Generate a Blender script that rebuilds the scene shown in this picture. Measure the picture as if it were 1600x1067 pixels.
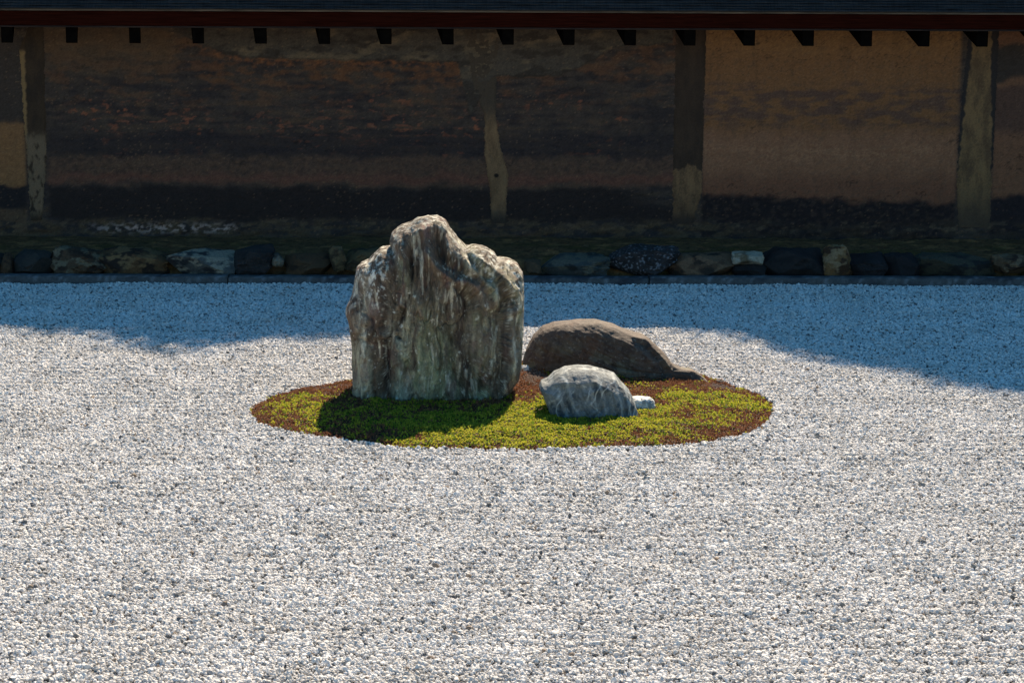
import bpy, math, random
import numpy as np
from mathutils import Vector, Matrix, Euler

# ------------------------------------------------------------------ scene, camera, light
for o in list(bpy.data.objects):
    bpy.data.objects.remove(o)
S = bpy.context.scene
C = S.collection
R = math.radians

F_PX, CX, CY = 3847.0, 800.0, 533.5          # focal length in pixels of the 1600x1067 photograph
CAM = Vector((0, 0, 2.2))
PITCH, YAW, ROLL = R(10.25), R(1.0), R(0.3)
ROT = Matrix.Rotation(-YAW, 3, 'Z') @ Matrix.Rotation(math.pi/2 - PITCH, 3, 'X') @ Matrix.Rotation(ROLL, 3, 'Z')
cam = bpy.data.cameras.new('camera')
cam.sensor_width = 36
cam.lens = F_PX/1600*36
cam.clip_end = 400
cam.clip_start = 0.05
co = bpy.data.objects.new('camera', cam)
C.objects.link(co)
co.matrix_world = Matrix.Translation(CAM) @ ROT.to_4x4()
S.camera = co

SUN_EL, SUN_AZ = R(40.0), R(12.5)             # azimuth measured from +Y towards +X
SDIR = Vector((math.sin(SUN_AZ)*math.cos(SUN_EL), math.cos(SUN_AZ)*math.cos(SUN_EL), math.sin(SUN_EL)))
w = bpy.data.worlds.new("World")
S.world = w
w.use_nodes = True
nt = w.node_tree
nt.nodes.clear()
sky = nt.nodes.new('ShaderNodeTexSky')
sky.sky_type = 'NISHITA'
sky.sun_disc = False
sky.sun_elevation = SUN_EL
sky.sun_rotation = SUN_AZ
sky.air_density = 1.0
sky.dust_density = 0.1
sky.ozone_density = 5.0
hs = nt.nodes.new('ShaderNodeHueSaturation')
hs.inputs['Hue'].default_value = 0.487
hs.inputs['Saturation'].default_value = 1.19
bg = nt.nodes.new('ShaderNodeBackground')
bg.inputs['Strength'].default_value = 0.062
wo = nt.nodes.new('ShaderNodeOutputWorld')
nt.links.new(sky.outputs[0], hs.inputs['Color'])
nt.links.new(hs.outputs[0], bg.inputs['Color'])
nt.links.new(bg.outputs[0], wo.inputs['Surface'])
sl = bpy.data.lights.new('sun', 'SUN')
sl.energy = 4.9
sl.angle = R(0.53)
sl.color = (1.0, 0.835, 0.63)
so = bpy.data.objects.new('sun', sl)
C.objects.link(so)
so.rotation_euler = SDIR.to_track_quat('Z', 'Y').to_euler()
so.location = (3, 20, 14)
S.view_settings.view_transform = 'Standard'
S.view_settings.look = 'None'
S.view_settings.gamma = 1.0
S.view_settings.use_curve_mapping = False
S.view_settings.exposure = 1.38
S.render.engine = 'CYCLES'

# ------------------------------------------------------------------ helpers
def ray(px, py):
    return ROT @ Vector(((px-CX)/F_PX, -(py-CY)/F_PX, -1.0))
def onz(px, py, z=0.0):
    d = ray(px, py)
    t = (z-CAM.z)/d.z
    return CAM + d*t
def ony(px, py, Y):
    d = ray(px, py)
    return CAM + d*(Y/d.y)

rng = np.random.default_rng(7)
random.seed(7)
_perm = np.random.default_rng(3).permutation(256)
_perm = np.concatenate([_perm, _perm, _perm]).astype(np.int32)
_g2 = np.stack([np.cos(np.arange(32)*math.pi/16+.1), np.sin(np.arange(32)*math.pi/16+.1)], 1).astype(np.float32)
_g = np.array([[1,1,0],[-1,1,0],[1,-1,0],[-1,-1,0],[1,0,1],[-1,0,1],[1,0,-1],[-1,0,-1],
               [0,1,1],[0,-1,1],[0,1,-1],[0,-1,-1],[1,1,0],[0,-1,1],[-1,1,0],[0,-1,-1]], np.float32)
def pn(x, y, z=0.0):
    """gradient noise, roughly -1..1"""
    if np.ndim(z) == 0:
        x, y = np.broadcast_arrays(np.asarray(x, np.float32), np.asarray(y, np.float32))
        xi, yi = np.floor(x).astype(np.int32), np.floor(y).astype(np.int32)
        xf, yf = x-xi, y-yi
        zi = int(math.floor(z*3)) & 255
        u, v = [t*t*t*(t*(t*6-15)+10) for t in (xf, yf)]
        r = 0
        for a in (0, 1):
            for b in (0, 1):
                g = _g2[_perm[_perm[((xi+a) & 255) + zi] + ((yi+b) & 255)] & 31]
                r = r + (g[..., 0]*(xf-a) + g[..., 1]*(yf-b))*((u if a else 1-u)*(v if b else 1-v))
        return r*1.3
    x, y, z = np.broadcast_arrays(np.asarray(x, np.float32), np.asarray(y, np.float32), np.asarray(z, np.float32))
    xi, yi, zi = np.floor(x).astype(int), np.floor(y).astype(int), np.floor(z).astype(int)
    xf, yf, zf = x-xi, y-yi, z-zi
    u, v, s = [t*t*t*(t*(t*6-15)+10) for t in (xf, yf, zf)]
    r = 0
    for a in (0, 1):
        for b in (0, 1):
            for c in (0, 1):
                h = _perm[_perm[_perm[(xi+a) & 255] + ((yi+b) & 255)] + ((zi+c) & 255)] & 15
                g = _g[h]
                d = g[..., 0]*(xf-a) + g[..., 1]*(yf-b) + g[..., 2]*(zf-c)
                r = r + d*(u if a else 1-u)*(v if b else 1-v)*(s if c else 1-s)
    return r
def fbm(x, y, z=0.0, oct=4, gain=0.5):
    r, a, f = 0, 1.0, 1.0
    for i in range(oct):
        r = r + a*pn(x*f+i*17.3, y*f+i*9.1, z*f+i*5.7)
        a *= gain
        f *= 2.03
    return r
def ridged(x, y, z=0.0, oct=4):
    r, a, f = 0, 1.0, 1.0
    for i in range(oct):
        r = r + a*(1-2*np.abs(pn(x*f+i*7.7, y*f+i*3.1, z*f+i*8.3)))
        a *= .5
        f *= 2.1
    return r/2
def ss(a, b, x):
    t = np.clip((x-a)/(b-a), 0, 1)
    return t*t*(3-2*t)
def lin(c):
    c = np.array(c, float)/255
    return np.where(c <= .04045, c/12.92, ((c+.055)/1.055)**2.4)
def mix(col, c, m):
    m = np.clip(m, 0, 1)[..., None]
    return col*(1-m) + np.asarray(c)*m

def mesh_obj(name, verts, faces, mat=None, parent=None, smooth=False, col=None):
    me = bpy.data.meshes.new(name)
    verts = np.asarray(verts, dtype=np.float32)
    if isinstance(faces, np.ndarray):
        n, k = faces.shape
        me.vertices.add(len(verts))
        me.vertices.foreach_set('co', verts.ravel())
        me.loops.add(n*k)
        me.loops.foreach_set('vertex_index', faces.astype(np.int32).ravel())
        me.polygons.add(n)
        me.polygons.foreach_set('loop_start', np.arange(0, n*k, k, dtype=np.int32))
        me.update(calc_edges=True)
    else:
        me.from_pydata([tuple(v) for v in verts], [], faces)
    me.validate()
    if smooth:
        me.polygons.foreach_set('use_smooth', np.ones(len(me.polygons), dtype=bool))
    if col is not None:
        a = me.color_attributes.new('col', 'FLOAT_COLOR', 'POINT')
        c4 = np.ones((len(verts), 4), np.float32)
        c4[:, :3] = np.clip(col, 0, 1)
        a.data.foreach_set('color', c4.ravel())
    if mat:
        me.materials.append(mat)
    o = bpy.data.objects.new(name, me)
    C.objects.link(o)
    if parent:
        o.parent = parent
    return o
def tag(o, label=None, cat=None, group=None, kind=None):
    if label: o['label'] = label
    if cat: o['category'] = cat
    if group: o['group'] = group
    if kind or cat: o['kind'] = kind or 'thing'
    return o
def empty(name, loc):
    o = bpy.data.objects.new(name, None)
    o.empty_display_size = .1
    o.location = loc
    C.objects.link(o)
    return o
def grid_faces(nx, ny, off=0):
    i = np.arange(nx-1)[:, None]*ny + np.arange(ny-1)[None, :]
    i = i.ravel() + off
    return np.stack([i, i+ny, i+ny+1, i+1], 1)
def box(x0, x1, y0, y1, z0, z1):
    v = [(x0,y0,z0),(x1,y0,z0),(x1,y1,z0),(x0,y1,z0),(x0,y0,z1),(x1,y0,z1),(x1,y1,z1),(x0,y1,z1)]
    f = [(0,3,2,1),(4,5,6,7),(0,1,5,4),(1,2,6,5),(2,3,7,6),(3,0,4,7)]
    return v, f
def bevel(o, wd=.004, seg=2):
    m = o.modifiers.new('bevel', 'BEVEL')
    m.width = wd
    m.segments = seg
    m.limit_method = 'ANGLE'

class NT:
    def __init__(s, name):
        s.m = bpy.data.materials.new(name)
        s.m.use_nodes = True
        s.t = s.m.node_tree
        s.b = s.t.nodes['Principled BSDF']
        s.b.inputs['Specular IOR Level'].default_value = .3
    def n(s, typ, **kw):
        x = s.t.nodes.new(typ)
        for k, v in kw.items():
            if k.startswith('i_'):
                x.inputs[k[2:].replace('_', ' ')].default_value = v
            else:
                setattr(x, k, v)
        return x
    def l(s, a, b):
        s.t.links.new(a, b)
    def coord(s, scale=(1, 1, 1)):
        tc = s.n('ShaderNodeTexCoord')
        mp = s.n('ShaderNodeMapping')
        mp.inputs['Scale'].default_value = scale
        s.l(tc.outputs['Object'], mp.inputs['Vector'])
        return mp.outputs[0]
    def noise(s, scale, detail=4, vec=None, rough=.55):
        x = s.n('ShaderNodeTexNoise')
        x.inputs['Scale'].default_value = scale
        x.inputs['Detail'].default_value = detail
        x.inputs['Roughness'].default_value = rough
        if vec is None:
            vec = s.coord()
        s.l(vec, x.inputs['Vector'])
        return x.outputs['Fac']
    def ramp(s, fac, stops, interp='LINEAR'):
        r = s.n('ShaderNodeValToRGB')
        r.color_ramp.interpolation = interp
        e = r.color_ramp.elements
        while len(e) < len(stops):
            e.new(.5)
        for q, (p, c) in zip(e, stops):
            q.position = p
            q.color = (*c, 1) if len(c) == 3 else c
        s.l(fac, r.inputs[0])
        return r.outputs[0]
    def mul(s, a, b, fac=1.0, mode='MULTIPLY'):
        x = s.n('ShaderNodeMix', data_type='RGBA', blend_type=mode)
        x.inputs[0].default_value = fac
        s.l(a, x.inputs[6])
        s.l(b, x.inputs[7])
        return x.outputs[2]
    def bump(s, h, strength=.5, dist=.01, prev=None):
        b = s.n('ShaderNodeBump')
        b.inputs['Strength'].default_value = strength
        b.inputs['Distance'].default_value = dist
        s.l(h, b.inputs['Height'])
        if prev is not None:
            s.l(prev, b.inputs['Normal'])
        s.l(b.outputs[0], s.b.inputs['Normal'])
        return b.outputs[0]
    def base(s, c):
        s.l(c, s.b.inputs['Base Color'])
    def rough(s, r):
        s.b.inputs['Roughness'].default_value = r

def attr_mat(name, rough=.85, n1=120, n2=500, b1=.5, b2=.4, lo=.7, hi=1.3, spec=.3, gain=1.0, flute=0):
    """material reading the 'col' attribute, with fine grain on top"""
    m = NT(name)
    a = m.n('ShaderNodeAttribute', attribute_name='col')
    c = m.coord()
    f1 = m.noise(n1, 6, c, .65)
    f2 = m.noise(n2, 3, c)
    r1 = m.ramp(f1, [(.25, (lo*gain,)*3), (.75, (hi*gain,)*3)])
    r2 = m.ramp(f2, [(.25, (.75,)*3), (.75, (1.25,)*3)])
    x = m.mul(a.outputs['Color'], r1)
    x = m.mul(x, r2)
    m.base(x)
    m.rough(rough)
    m.b.inputs['Specular IOR Level'].default_value = spec
    p = m.bump(f1, b1, .006)
    if flute:
        f3 = m.noise(34, 8, m.coord((1, 1, .32)), .72)
        x = m.mul(x, m.ramp(f3, [(.32, (.55,)*3), (.5, (.95,)*3), (.68, (1.55,)*3)]))
        m.base(x)
        p = m.bump(f3, 1.0, .022, p)
    m.bump(f2, b2, .002, p)
    return m.m

# ------------------------------------------------------------------ key distances
KERB_Y = onz(800, 445).y                      # front of the stone kerb
WALL_Y = KERB_Y + .86                         # clay face
EAVE_Y = WALL_Y - .38
XL, XR = -6.2, 6.2
print('kerb', KERB_Y, 'wall', WALL_Y)

# ------------------------------------------------------------------ ground
m = NT('soil')
c = m.coord()
m.base(m.ramp(m.noise(3, 8, c), [(.3, (.05, .042, .03)), (.7, (.10, .085, .06))]))
m.rough(.95)
m.bump(m.noise(20, 8, c), .6, .03)
g = 60
v, f = [(-g, -g, -.05), (g, -g, -.05), (g, g, -.05), (-g, g, -.05)], [(0, 1, 2, 3)]
tag(mesh_obj('ground', v, f, m.m), kind='structure')

m = NT('gravel_base')
c = m.coord()
vo = m.n('ShaderNodeTexVoronoi')
vo.inputs['Scale'].default_value = 75
m.l(c, vo.inputs['Vector'])
m.base(m.ramp(vo.outputs['Color'], [(0, (.08, .08, .08)), (.12, (.20, .20, .20)), (1, (.40, .40, .405))]))
m.rough(.9)
m.bump(vo.outputs['Distance'], 1.0, .03)
v, f = [(-9, -1, -.012), (9, -1, -.012), (9, KERB_Y+.005, -.012), (-9, KERB_Y+.005, -.012)], [(0, 1, 2, 3)]
tag(mesh_obj('gravel_bed', v, f, m.m), kind='structure')

# ------------------------------------------------------------------ island outline (ground plane)
isl_px = [(389,646),(396,636),(425,621),(470,609),(545,597),(600,588),(700,578),(790,568),(900,565),(1000,572),
          (1080,583),(1130,599),(1180,615),(1204,626),(1213,640),(1203,658),(1172,677),(1100,688),(1000,693),
          (900,697),(800,699),(700,698),(610,694),(540,684),(470,675),(420,665),(396,654)]
isl = np.array([onz(px, py + (6 if py > 660 else 3 if py > 645 else 0))[:2] for px, py in isl_px])
def resample(poly, n=160):
    p = np.vstack([poly, poly[:1]])
    d = np.r_[0, np.cumsum(np.hypot(*np.diff(p, axis=0).T))]
    t = np.linspace(0, d[-1], n, endpoint=False)
    return np.stack([np.interp(t, d, p[:, 0]), np.interp(t, d, p[:, 1])], 1)
isl = resample(isl, 200)
for _ in range(3):
    isl = (isl*2 + np.roll(isl, 1, 0) + np.roll(isl, -1, 0))/4
def poly_sd(x, y, P):
    """signed distance to polygon, negative inside"""
    x = np.asarray(x, float); y = np.asarray(y, float)
    d = np.full(x.shape, 1e9)
    ins = np.zeros(x.shape, bool)
    Q = np.roll(P, -1, 0)
    for (ax, ay), (bx, by) in zip(P, Q):
        ex, ey = bx-ax, by-ay
        wx, wy = x-ax, y-ay
        t = np.clip((wx*ex+wy*ey)/(ex*ex+ey*ey+1e-12), 0, 1)
        d = np.minimum(d, (wx-ex*t)**2+(wy-ey*t)**2)
        cnd = ((ay <= y) & (by > y)) | ((by <= y) & (ay > y))
        xx = ax + (y-ay)/(by-ay+1e-12)*ex
        ins ^= cnd & (x < xx)
    d = np.sqrt(d)
    return np.where(ins, -d, d)
def island_z(x, y, sd):
    return .020*ss(0, .30, -sd) + .010*ss(0, .05, -sd) + .008*fbm(x*6, y*6, 2.2, 3) - .004

# ------------------------------------------------------------------ gravel stones
def gravel_height(x, y):
    return .007*fbm(x*2.2, y*1.6, 4.0, 3) + .003*pn(x*9, y*7, 1.0) + .0035*np.sin((y + .02*pn(x*1.5, y*3, 2.0))*2*math.pi/.085)*(.6+.4*pn(x*1.1, y*1.7, 6.0))
pitch = .0094
gx = np.arange(-4.6, 4.6, pitch)
gy = np.arange(5.9, KERB_Y-.004, pitch*.95)
X, Y = np.meshgrid(gx, gy)
X = X.ravel(); Y = Y.ravel()
X = X + rng.uniform(-.55, .55, X.shape)*pitch
Y = Y + rng.uniform(-.55, .55, Y.shape)*pitch
keep = (np.abs(X - Y*.0175) < Y*.2085+.75) & (Y < KERB_Y-.006)
X, Y = X[keep], Y[keep]
near = (X > isl[:, 0].min()-.02) & (X < isl[:, 0].max()+.02) & (Y > isl[:, 1].min()-.02) & (Y < isl[:, 1].max()+.02)
sd = np.ones(len(X))
sd[near] = poly_sd(X[near], Y[near], isl)
keep = sd > -.006 + .012*pn(X*14, Y*14, 3)
X, Y, sd = X[keep], Y[keep], sd[keep]
n = len(X)
Z = gravel_height(X, Y) + rng.uniform(-.0048, .0040, n) + .004*ss(.06, 0, sd)
print('gravel stones', n)
sc = np.clip(rng.lognormal(0, .30, n), .5, 1.9)*.0053
sc3 = np.stack([sc*rng.uniform(.75, 1.3, n), sc*rng.uniform(.75, 1.3, n), sc*rng.uniform(.75, 1.1, n)], 1)
rot = rng.uniform(0, 2*math.pi, (n, 3))
idx = rng.integers(0, 6, n)

def stone_mat():
    m = NT('gravel_stone')
    oi = m.n('ShaderNodeObjectInfo')
    base = m.ramp(oi.outputs['Random'], [
        (0, (.12, .122, .125)), (.02, (.20, .20, .19)), (.055, (.26, .20, .15)), (.065, (.33, .32, .31)),
        (.12, (.50, .485, .46)), (.26, (.62, .60, .57)), (.55, (.70, .68, .65)), (.80, (.66, .64, .61))], 'CONSTANT')
    nn = m.noise(1.6, 3)
    ln = m.n('ShaderNodeTexNoise')
    ln.inputs['Scale'].default_value = 3.5
    ln.inputs['Detail'].default_value = 5
    m.l(oi.outputs['Location'], ln.inputs['Vector'])
    base = m.mul(base, m.ramp(ln.outputs['Fac'], [(.3, (.86, .85, .83)), (.6, (1.02,)*3)]))
    m.base(m.mul(base, m.ramp(nn, [(.3, (.82,)*3), (.7, (1.08,)*3)])))
    m.rough(.8)
    return m.m
def instance_group(name, variants, mats, realize_shade=False, subdiv=2):
    """geometry node tree: pebble primitives picked per point"""
    t = bpy.data.node_groups.new(name, 'GeometryNodeTree')
    t.interface.new_socket('Geometry', in_out='INPUT', socket_type='NodeSocketGeometry')
    t.interface.new_socket('Geometry', in_out='OUTPUT', socket_type='NodeSocketGeometry')
    N = t.nodes; L = t.links
    gi, go = N.new('NodeGroupInput'), N.new('NodeGroupOutput')
    join = N.new('GeometryNodeJoinGeometry')
    for k in reversed(range(len(variants))):
        v = variants[k]
        if v is None:
            ico = N.new('GeometryNodeMeshIcoSphere')
            ico.inputs['Radius'].default_value = 1
            ico.inputs['Subdivisions'].default_value = subdiv
            sp = N.new('GeometryNodeSetPosition')
            nz = N.new('ShaderNodeTexNoise')
            nz.noise_dimensions = '4D'
            nz.inputs['W'].default_value = k*3.7+1
            nz.inputs['Scale'].default_value = 1.1
            nz.inputs['Detail'].default_value = 1.0
            sb = N.new('ShaderNodeVectorMath'); sb.operation = 'SUBTRACT'
            sb.inputs[1].default_value = (.5, .5, .5)
            ml = N.new('ShaderNodeVectorMath'); ml.operation = 'SCALE'
            ml.inputs['Scale'].default_value = 1.25
            L.new(nz.outputs['Color'], sb.inputs[0]); L.new(sb.outputs[0], ml.inputs[0])
            L.new(ico.outputs['Mesh'], sp.inputs['Geometry']); L.new(ml.outputs[0], sp.inputs['Offset'])
            sh = N.new('GeometryNodeSetShadeSmooth')
            sh.inputs['Shade Smooth'].default_value = False
            L.new(sp.outputs[0], sh.inputs[0])
            sm = N.new('GeometryNodeSetMaterial')
            sm.inputs['Material'].default_value = mats
            L.new(sh.outputs[0], sm.inputs['Geometry'])
            g2 = N.new('GeometryNodeGeometryToInstance')
            L.new(sm.outputs[0], g2.inputs[0])
            L.new(g2.outputs[0], join.inputs[0])
        else:
            oi = N.new('GeometryNodeObjectInfo')
            oi.inputs['Object'].default_value = v
            oi.inputs['As Instance'].default_value = True
            L.new(oi.outputs['Geometry'], join.inputs[0])
    ip = N.new('GeometryNodeInstanceOnPoints')
    ip.inputs['Pick Instance'].default_value = True
    def at(nm, typ):
        a = N.new('GeometryNodeInputNamedAttribute')
        a.data_type = typ
        a.inputs['Name'].default_value = nm
        return a.outputs['Attribute']
    L.new(gi.outputs[0], ip.inputs['Points'])
    L.new(join.outputs[0], ip.inputs['Instance'])
    L.new(at('idx', 'INT'), ip.inputs['Instance Index'])
    L.new(at('rot', 'FLOAT_VECTOR'), ip.inputs['Rotation'])
    L.new(at('scl', 'FLOAT_VECTOR'), ip.inputs['Scale'])
    L.new(ip.outputs[0], go.inputs[0])
    return t
def scatter(name, P, rot, scl, idx, tree):
    me = bpy.data.meshes.new(name)
    me.vertices.add(len(P))
    me.vertices.foreach_set('co', P.astype(np.float32).ravel())
    a = me.attributes.new('rot', 'FLOAT_VECTOR', 'POINT'); a.data.foreach_set('vector', rot.astype(np.float32).ravel())
    a = me.attributes.new('scl', 'FLOAT_VECTOR', 'POINT'); a.data.foreach_set('vector', scl.astype(np.float32).ravel())
    a = me.attributes.new('idx', 'INT', 'POINT'); a.data.foreach_set('value', idx.astype(np.int32))
    me.update()
    o = bpy.data.objects.new(name, me)
    C.objects.link(o)
    md = o.modifiers.new('scatter', 'NODES')
    md.node_group = tree
    return o
STM = stone_mat()
go = scatter('gravel', np.stack([X, Y, Z], 1), rot, sc3, idx, instance_group('gravel_scatter', [None]*6, STM))
go.data.materials.append(STM)
tag(go, 'white and grey crushed gravel covering the raked garden court', 'gravel', kind='stuff')

# ------------------------------------------------------------------ island soil and moss
nx, ny = 150, 110
ux = np.linspace(isl[:, 0].min()-.03, isl[:, 0].max()+.03, nx)
uy = np.linspace(isl[:, 1].min()-.03, isl[:, 1].max()+.03, ny)
GX, GY = np.meshgrid(ux, uy, indexing='ij')
SD = poly_sd(GX, GY, isl)
GZ = np.where(SD < 0, island_z(GX, GY, SD), -.02)
m = NT('island_soil')
c = m.coord()
m.base(m.ramp(m.noise(25, 8, c), [(.3, (.035, .018, .011)), (.7, (.085, .045, .028))]))
m.rough(.95)
m.bump(m.noise(90, 6, c), .8, .01)
tag(mesh_obj('island_mound', np.stack([GX, GY, GZ], -1).reshape(-1, 3), grid_faces(nx, ny), m.m, smooth=True), kind='structure')

lib = bpy.data.collections.new('moss_sources')
def moss_mat(name, c0, c1, trans=.0):
    m = NT(name)
    oi = m.n('ShaderNodeObjectInfo')
    m.base(m.ramp(oi.outputs['Random'], [(0, c0), (1, c1)]))
    m.rough(.65)
    m.b.inputs['Specular IOR Level'].default_value = .25
    if trans:
        tr = m.n('ShaderNodeBsdfTranslucent')
        m.l(m.b.inputs['Base Color'].links[0].from_socket, tr.inputs['Color'])
        mx = m.n('ShaderNodeMixShader')
        mx.inputs[0].default_value = trans
        out = [q for q in m.t.nodes if q.type == 'OUTPUT_MATERIAL'][0]
        m.l(m.b.outputs[0], mx.inputs[1]); m.l(tr.outputs[0], mx.inputs[2]); m.l(mx.outputs[0], out.inputs['Surface'])
    return m.m
MG = moss_mat('moss_green', (.31, .31, .022), (.50, .47, .055), .45)
MD = moss_mat('moss_deep_green', (.10, .17, .014), (.20, .27, .02), .4)
MB_ = moss_mat('moss_brown', (.13, .055, .026), (.31, .145, .075), .3)
MP = moss_mat('moss_dry', (.20, .14, .11), (.33, .26, .22), .2)
def rosette(name, mat, leaves, tilt, length, wid, seed):
    r = random.Random(seed)
    v, f = [], []
    for ring in range(2):
        for k in range(leaves):
            a = 2*math.pi*(k+ring*.5)/leaves + r.uniform(-.2, .2)
            tl = tilt*(1 if ring == 0 else .5) + r.uniform(-.15, .15)
            d = Vector((math.cos(a)*math.sin(tl), math.sin(a)*math.sin(tl), math.cos(tl)))
            s = Vector((-math.sin(a), math.cos(a), 0))
            b = Vector((0, 0, .2))
            L = length*r.uniform(.8, 1.15)
            i = len(v)
            droop = Vector((0, 0, -.25*L))
            v += [b-s*wid*.4, b+s*wid*.4, b+d*L*.55+s*wid, b+d*L*.55-s*wid, b+d*L+droop*.6]
            f += [(i, i+1, i+2, i+3), (i+3, i+2, i+4)]
    me = bpy.data.meshes.new(name)
    me.from_pydata([tuple(q) for q in v], [], f)
    me.materials.append(mat)
    o = bpy.data.objects.new(name, me)
    lib.objects.link(o)
    return o
src = [rosette('moss_sprig', MG, 6, 1.15, 1.0, .20, 1), rosette('moss_sprig', MG, 7, .95, 1.0, .18, 2),
       rosette('moss_sprig', MD, 6, 1.1, 1.0, .20, 3), rosette('moss_sprig', MB_, 6, .7, 1.1, .14, 4),
       rosette('moss_sprig', MB_, 5, .9, 1.0, .16, 5), rosette('moss_sprig', MP, 5, .9, .9, .13, 6)]
p = .0084
X, Y = np.meshgrid(np.arange(isl[:, 0].min(), isl[:, 0].max(), p), np.arange(isl[:, 1].min(), isl[:, 1].max(), p))
X = X.ravel(); Y = Y.ravel()
X = X + rng.uniform(-.5, .5, X.shape)*p
Y = Y + rng.uniform(-.5, .5, Y.shape)*p
sd = poly_sd(X, Y, isl)
k = sd < .013*fbm(X*9, Y*9, 5, 3) + .002
X, Y, sd = X[k], Y[k], sd[k]
n = len(X)
print('moss sprigs', n)
# where the moss is green and where it is brown (a pattern on the ground, from the photograph)
def blob(px, py, rx, ry):
    q = onz(px, py)
    q2 = onz(px+rx, py)
    q3 = onz(px, py-ry)
    return ((X-q.x)/(q2.x-q.x))**2 + ((Y-q.y)/(q3.y-q.y))**2
green = np.full(n, -.35)
for px, py, rx, ry, s in [(870,645,70,22,1.6),(830,670,170,22,1.3),(700,680,120,16,1.2),(620,655,120,25,1.1),
                          (1090,630,70,14,1.1),(1060,650,90,20,.9),(1165,640,45,16,1.0),(960,672,130,14,.9),(760,694,140,9,1.2),(930,692,90,8,.9),(620,690,60,7,.4),
                          (470,630,40,10,.9),(460,655,50,14,.9),(420,640,30,10,.5),(1000,610,50,8,.9),(1020,675,90,10,.5)]:
    green += s*np.exp(-blob(px, py, rx, ry)*.9)
for px, py, rx, ry, s in [(840,610,55,14,1.6),(560,610,90,9,1.3),(1050,603,90,8,.8),(1010,625,28,12,.9),(1140,672,80,9,.5),
                          (600,690,60,8,.8),(400,650,25,18,.5),(1120,612,60,8,.6)]:
    green -= s*np.exp(-blob(px, py, rx, ry)*.9)
gn = .70*green - .45 + .95*fbm(X*7, Y*7, 7, 4) + .8*fbm(X*28, Y*28, 9, 3) + rng.normal(0, .42, n)
dry = np.exp(-blob(835, 598, 28, 14)) + .9*np.exp(-blob(1130, 612, 45, 6)) + .9*np.exp(-blob(520, 612, 40, 5)) + .25*fbm(X*10, Y*10, 1, 3) + rng.normal(0, .15, n)
idx = np.where(gn > 0, rng.integers(0, 2, n), rng.integers(3, 5, n))
idx = np.where((gn > -.1) & (rng.random(n) < .22), 2, idx)
idx = np.where((gn < .05) & (dry > .62), 5, idx)
hump = .008*fbm(X*16, Y*16, 3, 3) + .005*np.clip(gn, 0, 1)
Z = island_z(X, Y, sd) + hump + rng.uniform(-.003, .003, n)
s = rng.uniform(.0055, .0088, n)
rot = np.stack([rng.normal(0, .28, n), rng.normal(0, .28, n), rng.uniform(0, 6.28, n)], 1)
mo = scatter('moss', np.stack([X, Y, Z], 1), rot, np.stack([s, s, s*rng.uniform(1.2, 2.1, n)], 1), idx,
             instance_group('moss_scatter', src, None))
tag(mo, 'yellow-green and rusty brown star moss covering the island round the rocks', 'moss', kind='stuff')

# ------------------------------------------------------------------ rocks
def cube_sphere(n):
    t = np.tan(np.linspace(-math.pi/4, math.pi/4, n))
    A, B = np.meshgrid(t, t, indexing='ij')
    one = np.ones_like(A)
    faces, pts = [], []
    for k, (x, y, z) in enumerate([(one, A, B), (-one, B, A), (B, one, A), (A, -one, B), (A, B, one), (B, A, -one)]):
        pts.append(np.stack([x, y, z], -1).reshape(-1, 3))
        faces.append(grid_faces(n, n, k*n*n))
    P = np.vstack(pts)
    F = np.vstack(faces)
    P /= np.linalg.norm(P, axis=1)[:, None]
    key = np.round(P*1e5).astype(np.int64)
    _, i, inv = np.unique(key, axis=0, return_index=True, return_inverse=True)
    return P[i], inv.ravel()[F]
def march(dirs, centre, inside, rmax, scale=(1, 1, 1), steps=70):
    """outermost crossing of the implicit solid along rays from its centre"""
    d = dirs*np.array(scale)
    d /= np.linalg.norm(d, axis=1)[:, None]
    hi = np.full(len(d), rmax); lo = np.zeros(len(d))
    if len(d) > 30000:
        from mathutils.kdtree import KDTree
        cd, _ = cube_sphere(36)
        cp = march(cd, centre, inside, rmax, scale, steps)
        ct = np.linalg.norm(cp-centre, axis=1)
        cd = cd*np.array(scale); cd /= np.linalg.norm(cd, axis=1)[:, None]
        kd = KDTree(len(cd))
        for i, q in enumerate(cd): kd.insert(q, i)
        kd.balance()
        st = np.array([max(ct[k[1]] for k in kd.find_n(q, 4)) for q in d]) + .035
    else:
        st = np.full(len(d), rmax)
    done = np.zeros(len(d), bool)
    ts = np.linspace(rmax, 0, steps)
    for i in range(1, steps):
        act = np.where(~done)[0]
        if not len(act):
            break
        act = act[ts[i] <= st[act]]
        if not len(act):
            continue
        q = centre + d[act]*ts[i]
        ins = inside(q)
        hit = act[ins]
        lo[hit] = ts[i]; hi[hit] = ts[i-1]
        done[hit] = True
    for _ in range(11):
        md = (lo+hi)/2
        ins = inside(centre + d*md[:, None])
        lo = np.where(ins, md, lo); hi = np.where(ins, hi, md)
    return centre + d*lo[:, None]
def relax(V, F, n=20, lam=.5):
    E = np.vstack([F[:, [0, 1]], F[:, [1, 2]], F[:, [2, 3]], F[:, [3, 0]]])
    E = np.vstack([E, E[:, ::-1]])
    N = len(V)
    cnt = np.bincount(E[:, 0], minlength=N)[:, None]
    for _ in range(n):
        d1 = V[F[:, 2]]-V[F[:, 0]]; d2 = V[F[:, 3]]-V[F[:, 1]]
        fn = np.cross(d1, d2)
        vn = np.zeros_like(V); av = np.zeros_like(V)
        for k in range(3):
            av[:, k] = np.bincount(E[:, 0], weights=V[E[:, 1], k], minlength=N)
            for j in range(4):
                vn[:, k] += np.bincount(F[:, j], weights=fn[:, k], minlength=N)
        vn /= np.linalg.norm(vn, axis=1)[:, None]+1e-12
        d = av/cnt - V
        d -= (d*vn).sum(1)[:, None]*vn*.97
        V = V + lam*d
    return V
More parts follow.
